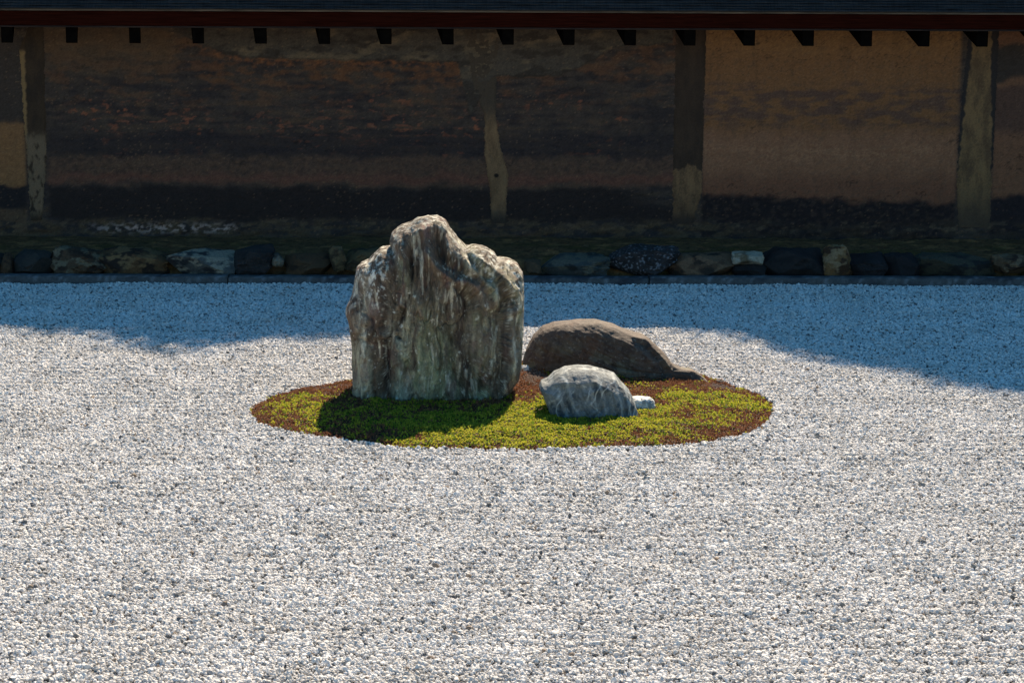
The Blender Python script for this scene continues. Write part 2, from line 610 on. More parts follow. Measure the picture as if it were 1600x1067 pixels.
def polyline_field(x, z, pts, wdt, pw=.72):
    d = np.full(x.shape, 1e9)
    for (ax, az), (bx, bz) in zip(pts[:-1], pts[1:]):
        ex, ez = bx-ax, bz-az
        t = np.clip(((x-ax)*ex+(z-az)*ez)/(ex*ex+ez*ez+1e-12), 0, 1)
        d = np.minimum(d, (x-ax-ex*t)**2+(z-az-ez*t)**2)
    return np.exp(-(d/(wdt*wdt))**pw)
def dsf(x, z, P):
    """grid-sampled signed distance, interpolated (fast)"""
    x0, x1, z0, z1 = P[:, 0].min()-.12, P[:, 0].max()+.12, P[:, 1].min()-.12, P[:, 1].max()+.12
    n = 260
    key = id(P)
    if key not in dsf.c:
        gx, gz = np.meshgrid(np.linspace(x0, x1, n), np.linspace(z0, z1, n), indexing='ij')
        dsf.c[key] = poly_sd(gx, gz, P)
    G = dsf.c[key]
    fx = np.clip((x-x0)/(x1-x0)*(n-1), 0, n-1.001); fz = np.clip((z-z0)/(z1-z0)*(n-1), 0, n-1.001)
    i, j = fx.astype(int), fz.astype(int)
    a, b = fx-i, fz-j
    return (G[i, j]*(1-a)*(1-b)+G[i+1, j]*a*(1-b)+G[i, j+1]*(1-a)*b+G[i+1, j+1]*a*b)
dsf.c = {}

# --- tall rock
TY = 10.70
def tz(zx, zy):            # detail-zoom coordinates -> (X, Z) on the rock's plane
    q = ony(500+zx/2.964, 320+zy/2.964, TY+.02)
    return (q.x, q.z)
tall_out = [(150,905),(152,780),(150,640),(138,575),(122,505),(128,470),(150,420),(162,350),(170,300),(188,280),(222,270),
            (250,238),(280,212),(330,205),(322,170),(332,140),(370,112),(420,92),(452,68),(500,58),(545,62),(580,85),
            (612,130),(640,170),(675,205),(715,196),(770,205),(810,235),(822,258),(870,262),(915,282),(938,325),(942,400),
            (944,480),(940,570),(936,660),(930,740),(915,800),(890,850),(870,880),(860,960),(160,960)]
TP = np.array([tz(*q) for q in tall_out])
tall_lines = [  # polyline, width (m), height towards the viewer (m)
    ([(345,165),(400,120),(470,95),(540,90)], .030, .022),
    ([(470,90),(490,150),(500,230)], .016, .014),
    ([(560,80),(595,150),(615,250)], .014, .030),
    ([(555,140),(570,200),(590,245)], .018, -.040),
    ([(370,190),(405,250),(405,330),(385,440)], .024, .034),
    ([(330,215),(350,260),(355,330)], .012, -.012),
    ([(425,200),(428,300),(415,400),(395,480),(340,575),(318,650),(310,740),(318,840)], .0085, -.042),
    ([(305,598),(345,580),(385,597)], .006, -.022),
    ([(640,180),(700,270),(775,330),(815,370),(822,440)], .017, .034),
    ([(700,205),(790,265),(870,330),(920,400),(925,470)], .019, .034),
    ([(680,215),(735,300),(800,330),(850,400),(860,470)], .011, -.030),
    ([(500,195),(545,270),(620,330),(700,335),(750,375),(770,440)], .018, .030),
    ([(560,230),(640,290),(720,320)], .012, -.024),
    ([(585,440),(600,560),(605,700),(640,800)], .013, -.018),
    ([(690,450),(680,560),(690,700),(750,840)], .014, -.022),
    ([(740,440),(735,520),(760,640),(745,740)], .018, .018),
    ([(840,440),(835,560),(850,700),(830,850)], .013, -.030),
    ([(895,470),(885,600),(900,720),(860,840)], .017, .026),
    ([(445,400),(480,500),(470,640),(445,840)], .022, .018),
    ([(530,420),(545,560),(540,720),(530,860)], .018, .016),
    ([(230,330),(215,420),(235,520),(180,580),(250,625)], .011, -.022),
    ([(270,300),(285,420),(260,540),(300,590)], .022, .022),
    ([(150,460),(155,520),(190,590)], .025, .024),
    ([(190,650),(200,760),(195,860)], .028, .022),
    ([(365,640),(380,760),(370,860)], .018, .016),
    ([(380,870),(430,880)], .02, .02),
    ([(470,240),(480,330),(470,430)], .012, .014), ([(455,230),(450,340),(440,440)], .008, -.016),
    ([(520,300),(535,380),(560,470)], .010, .014), ([(500,300),(515,390),(530,470)], .007, -.014),
    ([(600,350),(640,400),(650,480)], .013, .020), ([(650,390),(690,430),(700,500)], .009, -.020),
    ([(770,470),(790,600),(790,760)], .012, .014), ([(860,500),(850,600),(880,700)], .007, -.016),
    ([(915,480),(910,560),(915,650)], .008, -.014), ([(210,480),(250,500),(265,560)], .008, -.014),
    ([(375,100),(390,150),(360,200)], .008, -.012), ([(640,620),(660,720),(700,830)], .010, .012),
    ([(255,640),(245,760),(255,870)], .008, -.014), ([(410,700),(415,800),(425,880)], .008, -.014),
]
TL = [([tz(*q) for q in l], a, b) for l, a, b in tall_lines]
def tall_relief(x, z):
    wx = x + .012*pn(x*9, z*5, 1.3); wz = z + .012*pn(x*8, z*6, 9.3)
    r = 0*x
    for l, a, b in TL:
        r = r + b*polyline_field(wx, wz, l, a, .6)
    return r
_rg = {}
def relief_grid(x, z):
    if 'g' not in _rg:
        gx, gz = np.meshgrid(np.linspace(TP[:,0].min()-.05, TP[:,0].max()+.05, 400), np.linspace(TP[:,1].min()-.05, TP[:,1].max()+.05, 400), indexing='ij')
        _rg['g'] = tall_relief(gx, gz)
        _rg['b'] = (gx[0,0], gx[-1,0], gz[0,0], gz[0,-1])
    x0, x1, z0, z1 = _rg['b']; G = _rg['g']; n = 400
    fx = np.clip((x-x0)/(x1-x0)*(n-1), 0, n-1.001); fz = np.clip((z-z0)/(z1-z0)*(n-1), 0, n-1.001)
    i, j = fx.astype(int), fz.astype(int); a, b = fx-i, fz-j
    return (G[i, j]*(1-a)*(1-b)+G[i+1, j]*a*(1-b)+G[i, j+1]*(1-a)*b+G[i+1, j+1]*a*b)
def tall_inside(q):
    x, y, z = q[:, 0], q[:, 1], q[:, 2]
    s = dsf(x, z, TP)
    m = s < .03
    out = np.zeros(len(x), bool)
    x, y, z, s = x[m], y[m], z[m], s[m]
    s = s + .0075*fbm(x*16, y*16, z*7, 4)
    t = np.clip(-s/.12, 0, 1)
    prof = (1-(1-t)**2.3)**(1/2.3)
    up = np.clip((z-.30)/.5, 0, 1)
    wx = x + .03*pn(x*6, z*4, 2.0); wz = z + .03*pn(x*5, z*5, 7.0)
    tr = fbm(wx*6.5, wz*2.6, 4.2, 3)*4.0
    terr = (np.floor(tr) + ss(.72, 1.0, tr-np.floor(tr)))/4.0
    tr2 = fbm(wx*15+2, wz*8-wx*5, 5.2, 3)*3.0
    terr2 = (np.floor(tr2) + ss(.75, 1.0, tr2-np.floor(tr2)))/3.0
    fl = fbm(wx*24, wz*3.6, 3.3, 4)*.006 + terr*.028 + terr2*.011 + ridged(wx*11, wz*2.2, 1.1, 3)*.006 + fbm(x*46, z*34, 6, 4)*.0050 + .005*fbm(x*75, z*75, 2, 2)*ss(.16, .28, x-tc[0])
    cr = np.abs(fbm(wx*12+5, wz*3.2, 9.1, 3)); cr2 = np.abs(fbm(wx*26+wz*8, wz*10, 11.7, 3))
    fl = fl - .013*np.exp(-(cr/.035)**2) - .006*np.exp(-(cr2/.04)**2)
    yf = TY - .135*prof*(1-.25*up) + .055*up**1.5 - 1.7*relief_grid(x, z)*np.clip(t*3, 0, 1) - fl
    yb = TY + .08 + .30*prof*(1-.35*up) + fbm(x*7, z*3, 8.8, 4)*.03
    out[m] = (s < 0) & (y > yf) & (y < yb)
    return out
DIRS, FCS = cube_sphere(235)
tc = np.array([(TP[:,0].min()+TP[:,0].max())/2, TY+.10, .32])
TV = march(DIRS, tc, tall_inside, .75, steps=75)
TV = relax(TV, FCS, 12)
x, y, z = TV.T
# colours: vertical mineral streaks, olive patches, pale lichen crusts, plus some painted-in shade and light
wx = x + .02*pn(x*8, z*4, 2)
st = fbm(wx*15, z*2.4, y*6, 4)
st2 = fbm(wx*34+5, z*5, y*12+3, 4)
big = fbm(x*4.5, z*3.5, y*4+1, 3)
col = np.tile(lin((122, 112, 98)), (len(x), 1))
col = mix(col, lin((138, 142, 112)), ss(-.05, .45, big+.35*st))
col = mix(col, lin((84, 68, 58)), ss(.02, .30, st)*.9)
col = mix(col, lin((165, 160, 138)), ss(.18, .42, -st+.25*st2)*.7)
col = mix(col, lin((60, 48, 42)), ss(.15, .42, st2-.15*big)*.75)
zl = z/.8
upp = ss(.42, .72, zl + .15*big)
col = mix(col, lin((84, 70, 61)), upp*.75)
def cpl(l, wdt):
    w1 = x + .016*fbm(x*14, z*9, 3.1, 3); w2 = z + .02*fbm(x*11, z*9, 5.3, 3)
    return polyline_field(w1, w2, [tz(*q) for q in l], wdt)*ss(-.5, .15, st2 + .4*st + .1)
for l, wdt, c_, a_ in [
    ([(480,480),(470,650),(500,850)], .05, (146,148,118), .8), ([(385,640),(370,860)], .028, (158,160,140), .8),
    ([(560,560),(600,700),(600,860)], .04, (128,132,104), .7), ([(720,500),(735,640),(740,720)], .03, (140,140,110), .7),
    ([(190,650),(200,760),(205,870)], .045, (190,182,156), .9), ([(385,250),(400,330),(390,430)], .018, (142,146,118), .7),  # first: lower-left flank painted paler for light bounced off the gravel
    ([(700,215),(790,300),(820,430)], .020, (142,146,118), .6), ([(860,290),(920,400)], .02, (150,148,124), .5),
    ([(640,470),(650,600),(665,720),(710,860)], .022, (74,58,50), .85), ([(440,480),(440,600),(430,720)], .018, (74,54,52), .8),
    ([(310,600),(318,720),(320,860)], .016, (58,44,38), .85), ([(255,690),(262,860)], .016, (76,60,50), .7),
    ([(780,480),(790,660),(800,860)], .028, (86,74,66), .7), ([(600,260),(620,420),(590,520)], .05, (90,76,68), .6),
    ([(200,330),(170,520),(230,600)], .05, (92,78,68), .6), ([(480,130),(500,330),(460,430)], .06, (98,84,74), .6),
    ([(425,200),(428,300),(415,400),(395,480),(340,575),(318,650),(310,740),(318,840)], .009, (42,34,30), 1.0),  # cracks and grooves from here: dirt stain plus painted shade to sharpen the relief
    ([(305,598),(345,580),(385,597)], .006, (38,32,28), 1.0), ([(680,215),(735,300),(800,330),(850,400),(860,470)], .009, (60,52,46), .8),
    ([(500,195),(545,270),(620,330),(700,335),(750,375),(770,440)], .014, (112,96,84), .6), ([(840,440),(835,560),(850,700),(830,850)], .012, (62,54,48), .8),
    ([(555,140),(570,200),(590,245)], .014, (66,58,50), .7), ([(640,180),(700,270),(775,330),(815,370),(822,440)], .012, (168,166,146), .55),
    ([(220,320),(240,440),(180,570)], .02, (170,166,156), .45),
    ([(880,480),(900,700),(870,850)], .035, (132,126,116), .5), ([(130,470),(160,590)], .03, (92,66,54), .6)]:
    col = mix(col, lin(c_), cpl(l, wdt)*a_)
crust = fbm(x*36, z*30, y*36, 5, .65)
xr = (x-TP[:, 0].min())/(TP[:, 0].max()-TP[:, 0].min())
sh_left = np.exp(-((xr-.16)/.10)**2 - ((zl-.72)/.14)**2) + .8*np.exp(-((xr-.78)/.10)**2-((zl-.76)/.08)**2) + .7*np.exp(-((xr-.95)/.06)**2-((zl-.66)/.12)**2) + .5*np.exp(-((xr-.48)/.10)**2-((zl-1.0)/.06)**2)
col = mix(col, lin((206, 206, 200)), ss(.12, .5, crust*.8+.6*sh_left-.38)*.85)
speck = fbm(x*75, z*24, y*75, 3)
col = mix(col, lin((208, 204, 188)), ss(.46, .72, speck+.25*crust)*.6)
pur = fbm(x*12+9, z*6, y*9, 3)
col = mix(col, lin((104, 78, 76)), ss(.2, .5, pur)*.5)
col = mix(col, lin((200, 196, 180)), ss(.28, .6, fbm(wx*40, z*5, y*14+9, 4))*.6)
col = mix(col, lin((52, 44, 40)), ss(.045, .0, np.abs(fbm(x*12+5+.36*pn(x*6, z*4, 2.0), z*3.2, 9.1, 3)))*.45)
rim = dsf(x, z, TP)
col = mix(col, lin((196, 196, 188)), ss(-.05, -.004, rim)*ss(.34, .46, z)*ss(-.25, .35, crust)*.5)  # whitish crest: lichen plus painted sunlight along the upper outline
col = col*np.array([1.22, 1.20, 1.12])
TALLM = attr_mat('weathered_rock', .85, 70, 300, .8, .7, .7, 1.3, flute=1)
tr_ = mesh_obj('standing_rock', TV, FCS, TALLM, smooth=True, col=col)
tag(tr_, 'tall fluted grey-brown rock with a humped peak standing at the left of the moss island', 'rock')

# --- low brown rock behind
def by_(px):
    return 11.36 - (px-815)/303*.34
def by_x(x):
    return np.interp(x, [LP[2, 0], LP[-3, 0]], [11.36, 11.02])
def bz(px, py):
    q = ony(px, py, by_(px)+.02)
    return (q.x, q.z)
low_out = [(812,612),(815,585),(818,560),(824,545),(833,528),(848,514),(866,507),(900,503),(935,503),(955,508),(975,516),
           (990,521),(1006,526),(1015,532),(1027,542),(1040,555),(1050,569),(1064,575),(1080,577),(1094,584),(1104,594),(1112,603),(1118,618),(1050,625),(960,625)]
LP = np.array([bz(*q) for q in low_out])
LL = [([bz(*q) for q in l], a, b) for l, a, b in [
    ([(988,522),(1006,526),(1016,533)], .007, .022), ([(992,530),(1008,536)], .005, -.012), ([(1015,536),(1035,556),(1048,575)], .012, .026), ([(1000,534),(1025,552),(1040,580)], .008, -.014),
    ([(975,528),(1005,546),(1030,575)], .014, .012), ([(832,562),(836,575),(832,586)], .011, -.030),
    ([(1050,572),(1056,590)], .012, -.022), ([(1070,580),(1085,595)], .018, .02), ([(1084,586),(1080,600)], .008, -.015),
    ([(940,560),(990,572),(1040,580)], .006, -.008), ([(838,536),(852,545)], .010, -.010), ([(872,512),(930,515),(980,528)], .02, .012)]]
def low_inside(q):
    x, y, z = q.T
    s = dsf(x, z, LP) + .004*fbm(x*14, y*14, z*14, 3)
    BY = by_x(x)
    t = np.clip(-s/.11, 0, 1)
    prof = .75*(1-(1-t)**2)**(1/2) + .25*np.clip(-s/.28, 0, 1)
    r = 0*x
    for l, a, b in LL:
        r = r + b*polyline_field(x, z, l, a)
    taper = np.clip((LP[:, 0].max()-x)/.35, .42, 1)
    fl = fbm(x*6, z*14, y*4, 4)*.008 + fbm(x*30, z*30, 5, 3)*.003
    fl = fl + ss(.2, .3, x-lc[0])*(.014*fbm(x*24, z*24, 3, 4)) + .003*fbm(x*40, z*40, 8, 3) + .004*fbm(x*3, z*50+x*20, 6, 3)
    yf = BY - .13*prof*taper - r - fl
    yb = BY + .05 + .32*prof*taper + .02*fbm(x*5, z*5, 9, 3)
    return (s < 0) & (y > yf) & (y < yb)
D2, F2 = cube_sphere(170)
lc = np.array([(LP[:,0].min()+LP[:,0].max())/2-.02, float(by_x((LP[:,0].min()+LP[:,0].max())/2))+.02, .04])
LV = march(D2, lc, low_inside, .62, (1, .8, .45), steps=60)
x, y, z = LV.T
n1 = fbm(x*7, z*9, y*7, 4); n2 = fbm(x*20, z*14, y*20, 4); n3 = fbm(x*70, z*70, y*70, 2)
col = np.tile(lin((100, 86, 76)), (len(x), 1))
col = mix(col, lin((124, 122, 104)), ss(0, .4, n1)*.8*ss(.22, .08, z))
col = mix(col, lin((74, 60, 54)), ss(0, .4, n2)*.7)
col = mix(col, lin((140, 98, 72)), ss(.25, .5, fbm(x*9+3, z*5, y*4, 3))*.2)
col = mix(col, lin((150, 146, 136)), ss(.18, .28, z)*ss(-.2, .4, n2)*.22)
col = mix(col, lin((165, 160, 150)), ss(.4, .6, n3)*.4)
col = col*np.array([.68, .68, .665])
LOWM = attr_mat('brown_rock', .85, 60, 350, .7, .6, .65, 1.35)
tag(mesh_obj('low_rock', LV, F2, LOWM, smooth=True, col=col),
    'long low dark brown rock shaped like a whale back, behind the moss', 'rock')
# --- chip lying on top of its back
def lump(name, c, size, seed, colfn, mat, n=50, rough=.16, sq=.35, freq=2.2, cut=0):
    """irregular stone: squared ellipsoid with noise and a few planar cuts"""
    P, F = cube_sphere(n)
    e = np.abs(P)
    k = (e**(2/(sq+.001*0+.65)))
    pw = 2+4*sq
    rad = 1/np.power((e**pw).sum(1), 1/pw)
    o = seed*13.7
    q = P*rad[:, None]
    d = 1 + rough*fbm(q[:, 0]*freq+o, q[:, 1]*freq+o*.3, q[:, 2]*freq, 4) + .4*rough*ridged(q[:, 0]*freq*3, q[:, 1]*freq*3+o, q[:, 2]*freq*3, 3)
    q = q*d[:, None]
    rr = random.Random(seed)
    for _ in range(cut):
        nv = Vector((rr.uniform(-1, 1), rr.uniform(-1, .2), rr.uniform(-.5, 1))).normalized()
        nv = np.array(nv); off = rr.uniform(.78, 1.05)
        h = q@nv - off
        q = q - np.clip(h, 0, None)[:, None]*nv*.92
    q = q*np.array(size)/2
    V = q + np.array(c)
    x, y, z = V.T
    return mesh_obj(name, V, F, mat, smooth=True, col=colfn(x, y, z, seed))

# --- small grey rock in front
GY_ = 10.29
def gz_(px, py):
    q = ony(px, py, GY_+.01)
    return (q.x, q.z)
grey_out = [(858,640),(850,622),(843,607),(846,600),(856,596),(866,586),(884,578),(905,575),(925,576),(944,582),(962,589),
            (972,600),(984,612),(992,628),(996,645),(990,660),(985,690),(870,690)]
GP = np.array([gz_(*q) for q in grey_out])
GL = [([gz_(*q) for q in l], a, b) for l, a, b in [
    ([(856,598),(880,590),(905,592),(930,588)], .010, .012), ([(880,600),(885,620),(880,640)], .008, -.010),
    ([(900,592),(892,615),(895,640)], .010, .012), ([(930,590),(955,605),(965,630),(968,655)], .012, .016),
    ([(945,600),(945,625),(925,645)], .010, -.010), ([(975,620),(972,655)], .007, -.012), ([(910,610),(935,600)], .02, .012)]]
def grey_inside(q):
    x, y, z = q.T
    s = dsf(x, z, GP) + .004*fbm(x*16, y*16, z*16, 3)
    t = np.clip(-s/.08, 0, 1)
    prof = .78*(1-(1-t)**2.6)**(1/2.6) + .22*np.clip(-s/.18, 0, 1)
    r = 0*x
    for l, a, b in GL:
        r = r + b*polyline_field(x, z, l, a)
    fl = fbm(x*12, z*12, y*8, 4)*.010 + ridged(x*16+z*9, z*5, 2, 3)*.006 + fbm(x*50, z*50, 2, 3)*.002
    yf = GY_ - .125*prof + .015*np.clip(z/.25, 0, 1) - r - fl
    yb = GY_ + .05 + .20*prof
    return (s < 0) & (y > yf) & (y < yb)
D3, F3 = cube_sphere(130)
gc = np.array([(GP[:,0].min()+GP[:,0].max())/2, GY_+.01, .03])
GV = march(D3, gc, grey_inside, .36, (1, .8, .7), steps=60)
x, y, z = GV.T
def veins(x, y, z, a=1.0):
    w = x*1.0 - z*.35 + .03*fbm(x*9, y*9, z*9, 3)
    v = np.abs(pn(w*17, y*5, z*2.2+4))
    v2 = np.abs(pn(w*9+7, z*7, y*5+2))
    return ss(.10, .0, v), ss(.05, .0, v2)
v1, v2 = veins(x, y, z)
n1 = fbm(x*11, y*11, z*11, 4)
n3 = fbm(x*55, y*55, z*55, 3)
col = np.tile(lin((116, 122, 124)), (len(x), 1))
col = mix(col, lin((74, 84, 92)), ss(-.1, .35, n1))
col = mix(col, lin((205, 208, 206)), v1*ss(-.5, .3, n1)*.85)
col = mix(col, lin((214, 216, 212)), v2*ss(-.3, .3, n3)*.6)
col = mix(col, lin((150, 155, 153)), ss(.1, .5, n3)*.5)
col = mix(col, lin((188, 190, 186)), ss(.06, .15, z)*ss(.25, -.3, n1)*.15)
sx = x + .28*z + 1.1*(x-gc[0])**2 + .012*fbm(x*12, y*12, z*12, 3)
col = mix(col, lin((196, 202, 202)), ss(.45, 1.0, np.sin(sx*150)+.6*n1)*.38)
col = mix(col, lin((58, 66, 72)), ss(.4, 1.0, np.sin(sx*97+2)+.5*n3)*.4)
col = col*np.array([.66, .67, .66])
GREYM = attr_mat('grey_veined_rock', .8, 70, 350, .6, .5, .7, 1.3)
tag(mesh_obj('grey_rock', GV, F3, GREYM, smooth=True, col=col),
    'small rounded blue-grey rock with white veins in front on the moss', 'rock')
def white_col(x, y, z, s):
    c = np.tile(lin((205, 205, 200)), (len(x), 1))
    return mix(c, lin((140, 142, 140)), ss(0, .4, fbm(x*30, y*30, z*30, 3)))
q = ony(1001, 641, 10.42)
tag(lump('white_stone', (q.x, 10.42, .030), (.115, .10, .085), 5, white_col, GREYM, 40, .10, .3),
    'pale white stone nestled against the right end of the grey rock', 'stone')
q = onz(819, 579, .03)
tag(lump('white_stone', (q.x, q.y, q.z), (.05, .04, .045), 8, white_col, GREYM, 24, .2, .2),
    'tiny white stone squeezed between the tall rock and the long brown rock', 'stone')
def chip_col(x, y, z, s):
    c = np.tile(lin((84, 74, 66)), (len(x), 1))
    return mix(c, lin((50, 42, 38)), ss(0, .4, fbm(x*30, y*30, z*30, 3)))
q = onz(1124, 603)
tag(lump('dark_stone', (q.x, q.y, .010), (.045, .04, .035), 15, chip_col, LOWM, 24, .25, .2),
    'little dark stone on the gravel at the tip of the long brown rock', 'stone')

# ------------------------------------------------------------------ kerb
def kerb_col(x, y, z, s=0):
    c = np.tile(lin((80, 80, 80)), (len(x), 1))
    n = fbm(x*5, z*40, s*3.1, 4)
    c = mix(c, lin((54, 55, 60)), ss(0, .4, n))
    return mix(c, lin((130, 132, 135)), ss(.25, .5, fbm(x*40, z*60, y*40, 3))*.6)
KM = attr_mat('kerb_stone', .85, 60, 300, .5, .4, .6, 1.3)
def slab(name, x0, x1, y0, y1, z0, z1, colfn, mat, seed, jit=.003, step=.02, parent=None):
    """long stone block with a slightly irregular surface"""
    nx = max(2, int((x1-x0)/step)); loop = []
    r = .006
    prof = [(y0+r, z0), (y0, z0+r), (y0-.0, z0+(z1-z0)*.5), (y0, z1-r), (y0+r, z1), (y0+(y1-y0)*.5, z1), (y1-r, z1), (y1, z1-r), (y1, z0+r), (y1-r, z0)]
    k = len(prof)
    xs = np.linspace(x0, x1, nx)
    V = np.zeros((nx, k, 3))
    for j, (yy, zz) in enumerate(prof):
        V[:, j, 0] = xs
        V[:, j, 1] = yy + jit*fbm(xs*9, j*1.7, seed, 3)
        V[:, j, 2] = zz + jit*fbm(xs*7, j*1.3+5, seed+4, 3)
    F = []
    for i in range(nx-1):
        for j in range(k):
            F.append((i*k+j, i*k+(j+1) % k, (i+1)*k+(j+1) % k, (i+1)*k+j))
    F.append(tuple(range(k))[::-1]); F.append(tuple((nx-1)*k+j for j in range(k)))
    V = V.reshape(-1, 3)
    x, y, z = V.T
    return mesh_obj(name, V, F, mat, parent, True, colfn(x, y, z, seed))
kx = [XL, onz(-240, 436).x, onz(361, 436).x, onz(1010, 436).x, onz(1690, 436).x, XR]
klab = ['grey kerb slab at the far left end of the gravel edge', 'grey kerb slab edging the gravel left of the tall rock',
        'grey kerb slab passing behind the tall rock', 'grey kerb slab edging the gravel below the dark right wall panel',
        'grey kerb slab at the far right end of the gravel edge']
for i in range(5):
    o = slab('kerb_slab', kx[i]+.004, kx[i+1]-.004, KERB_Y, KERB_Y+.10, -.04, .040+.004*(i % 2), kerb_col, KM, i+2)
    tag(o, klab[i], 'kerb', 'stone kerb slabs along the gravel')

# ------------------------------------------------------------------ bank of earth and moss
nx, ny = 1200, 60
ux = np.linspace(XL, XR, nx); vy = np.linspace(KERB_Y+.09, WALL_Y+.05, ny)
BX, BYY = np.meshgrid(ux, vy, indexing='ij')
tt = (BYY-KERB_Y-.09)/(WALL_Y-KERB_Y-.09)
BZ = -.03 + .135*ss(.08, .30, tt) + .05*ss(.25, 1, tt) + .010*fbm(BX*4, BYY*8, 1, 4) + .004*fbm(BX*25, BYY*25, 1, 3)
n1 = fbm(BX*2.2, BYY*7, 3, 4); n2 = fbm(BX*18, BYY*26, 3, 4)
bc = np.tile(lin((56, 50, 40)), (nx, ny, 1))
bc = mix(bc, lin((46, 46, 30)), ss(-.05, .4, n1)*ss(.95, .6, tt)*.8)
bc = mix(bc, lin((30, 26, 22)), ss(0, .5, n2)*.7)
bc = mix(bc, lin((84, 72, 54)), ss(.2, .5, fbm(BX*7+5, BYY*16, 1, 3))*.6)
bc = bc*np.array([3.5, 2.35, 1.6])
bc = mix(bc, lin((150, 122, 90)), ss(.45, .7, n2+.2*n1)*.3)
BANKM = attr_mat('bank_earth', .95, 60, 260, .8, .6, .6, 1.35, .1)
tag(mesh_obj('earth_bank', np.stack([BX, BYY, BZ], -1).reshape(-1, 3), grid_faces(nx, ny), BANKM, smooth=True, col=bc.reshape(-1, 3)), kind='structure')

# ------------------------------------------------------------------ foundation stones
def fcol(c0, c1, c2=None, speck=0):
    c0, c1 = lin(c0), lin(c1)
    def f(x, y, z, s):
        c = np.tile(c0, (len(x), 1))
        c = mix(c, c1, ss(-.05, .35, fbm(x*9+s, y*9, z*16, 4)))
        if c2 is not None:
            c = mix(c, lin(c2), ss(.0, .35, fbm(x*14, y*9+s, z*26, 4)+.5*(z-z.mean())/(z.std()+1e-6)*.3))
        c = c*np.array([.74, .57, .44])
        if speck:
            c = mix(c, lin((150, 150, 155)), ss(.25, .5, fbm(x*60, y*60, z*60, 2))*speck)
        return c
    return f
FM = attr_mat('foundation_stone', .85, 70, 300, .6, .5, .6, 1.35)
br, sl_, pl = (86, 74, 60), (58, 62, 64), (130, 134, 128)
stones = [  # x0, x1, ytop, ybot, colours, label
 (-70,-2,399,430,(sl_,(40,42,48)),'dark slate foundation stone leftmost under the wall, cut by the frame edge'),
 (0,19,400,431,(br,(50,44,38)),'narrow brown foundation stone at the left edge of the photo'),
 (20,76,398,428,(sl_,(44,50,56)),'dark slate blocky foundation stone second from the left edge'),
 (82,158,393,426,(br,(56,46,38),(120,120,108)),'brown foundation stone with a pale mossy top edge, left of the arched stone'),
 (156,254,396,432,((96,80,58),(48,40,34),(128,112,84)),'arched tan and brown foundation stone between the pale-topped and banded stones'),
 (262,365,399,430,((96,108,116),(56,62,72),(156,164,160)),'pale blue-grey banded foundation stone, lightest of the left row'),
 (366,424,390,428,((52,54,60),(38,40,46)),'tall dark grey foundation block right of the banded stone'),
 (425,443,398,414,(pl,(84,90,90)),'small pale cobble wedged on top between dark and brown stones'),
 (448,513,400,432,((84,72,56),(52,46,38)),'rounded brown foundation stone left of the upright tan stone'),
 (515,541,388,420,((112,106,84),(66,62,50)),'upright tan foundation stone near the tall rock'),
 (543,604,396,424,((104,98,74),(60,56,44)),'olive tan foundation block partly behind the tall rock'),
 (606,690,398,430,(sl_,(42,44,48)),None),
 (694,812,400,430,(br,(50,44,38)),None),
 (820,847,408,426,((88,80,66),(46,40,34)),'small brown foundation stone just right of the tall rock'),
 (848,946,405,434,((76,90,98),(52,60,64),(104,112,108)),'flat blue-grey foundation block right of the tall rock'),
 (953,1056,393,429,((58,60,68),(40,42,48),None,.5),'large dark speckled foundation boulder overhanging the kerb'),
 (1050,1150,404,434,((96,80,66),(56,50,44),(120,104,88)),'triangular mottled brown foundation stone between the speckled boulder and the white wedge'),
 (1147,1190,396,412,((176,184,180),(112,108,92)),'white wedge-shaped stone, the brightest in the foundation row'),
 (1150,1196,411,433,((40,40,44),(28,28,32)),'black stone directly under the white wedge'),
 (1197,1290,397,434,((44,46,52),(30,32,38)),'long dark slate foundation slab right of the white wedge'),
 (1291,1330,391,433,((126,104,72),(74,56,40),(150,136,112)),'knobbly orange tan foundation stone with an overhanging top'),
 (1331,1388,402,433,((42,44,52),(30,30,36)),'dark foundation stone just right of the knobbly tan stone'),
 (1386,1440,402,433,((36,38,46),(28,28,34)),'dark foundation stone left of the long grey-green block'),
 (1442,1555,405,434,((72,78,72),(42,46,50)),'long grey-green foundation block near the right edge'),
 (-170,-76,398,431,((88,76,60),(50,44,38)),'brown foundation block outside the left end of the row seen in the photo'),
 (1612,1700,400,433,((56,60,64),(38,40,46)),'dark slate foundation block past the mottled brown stone at the right end'),
 (1706,1790,397,433,((92,80,62),(54,46,38)),'brown foundation block at the far right, past the frame'),
 (1557,1606,403,426,((104,92,76),(60,48,40),(124,114,98)),'mottled brown foundation stone at the right edge of the photo'),
]
for i, (x0, x1, y0, y1, cs, lb) in enumerate(stones):
    if lb is None:
        continue
    yc = KERB_Y + .20 + (.03 if y1 < 424 else 0)
    a, b = ony(x0, y0, yc-.06), ony(x1, y1, yc-.06)
    wd, ht = b.x-a.x, a.z-b.z
    dp = min(.24, max(.10, wd*.8))
    yc2 = KERB_Y + .115 + dp/2
    sqv = .95 if wd > .15 else .45
    o = lump('foundation_stone', ((a.x+b.x)/2, yc2, (a.z+b.z)/2), (wd*1.06, dp, ht*1.16), 30+i, fcol(*cs), FM, 70, .15, sqv, 1.9, 7)
    tag(o, lb, 'stone', 'foundation stones under the clay wall')

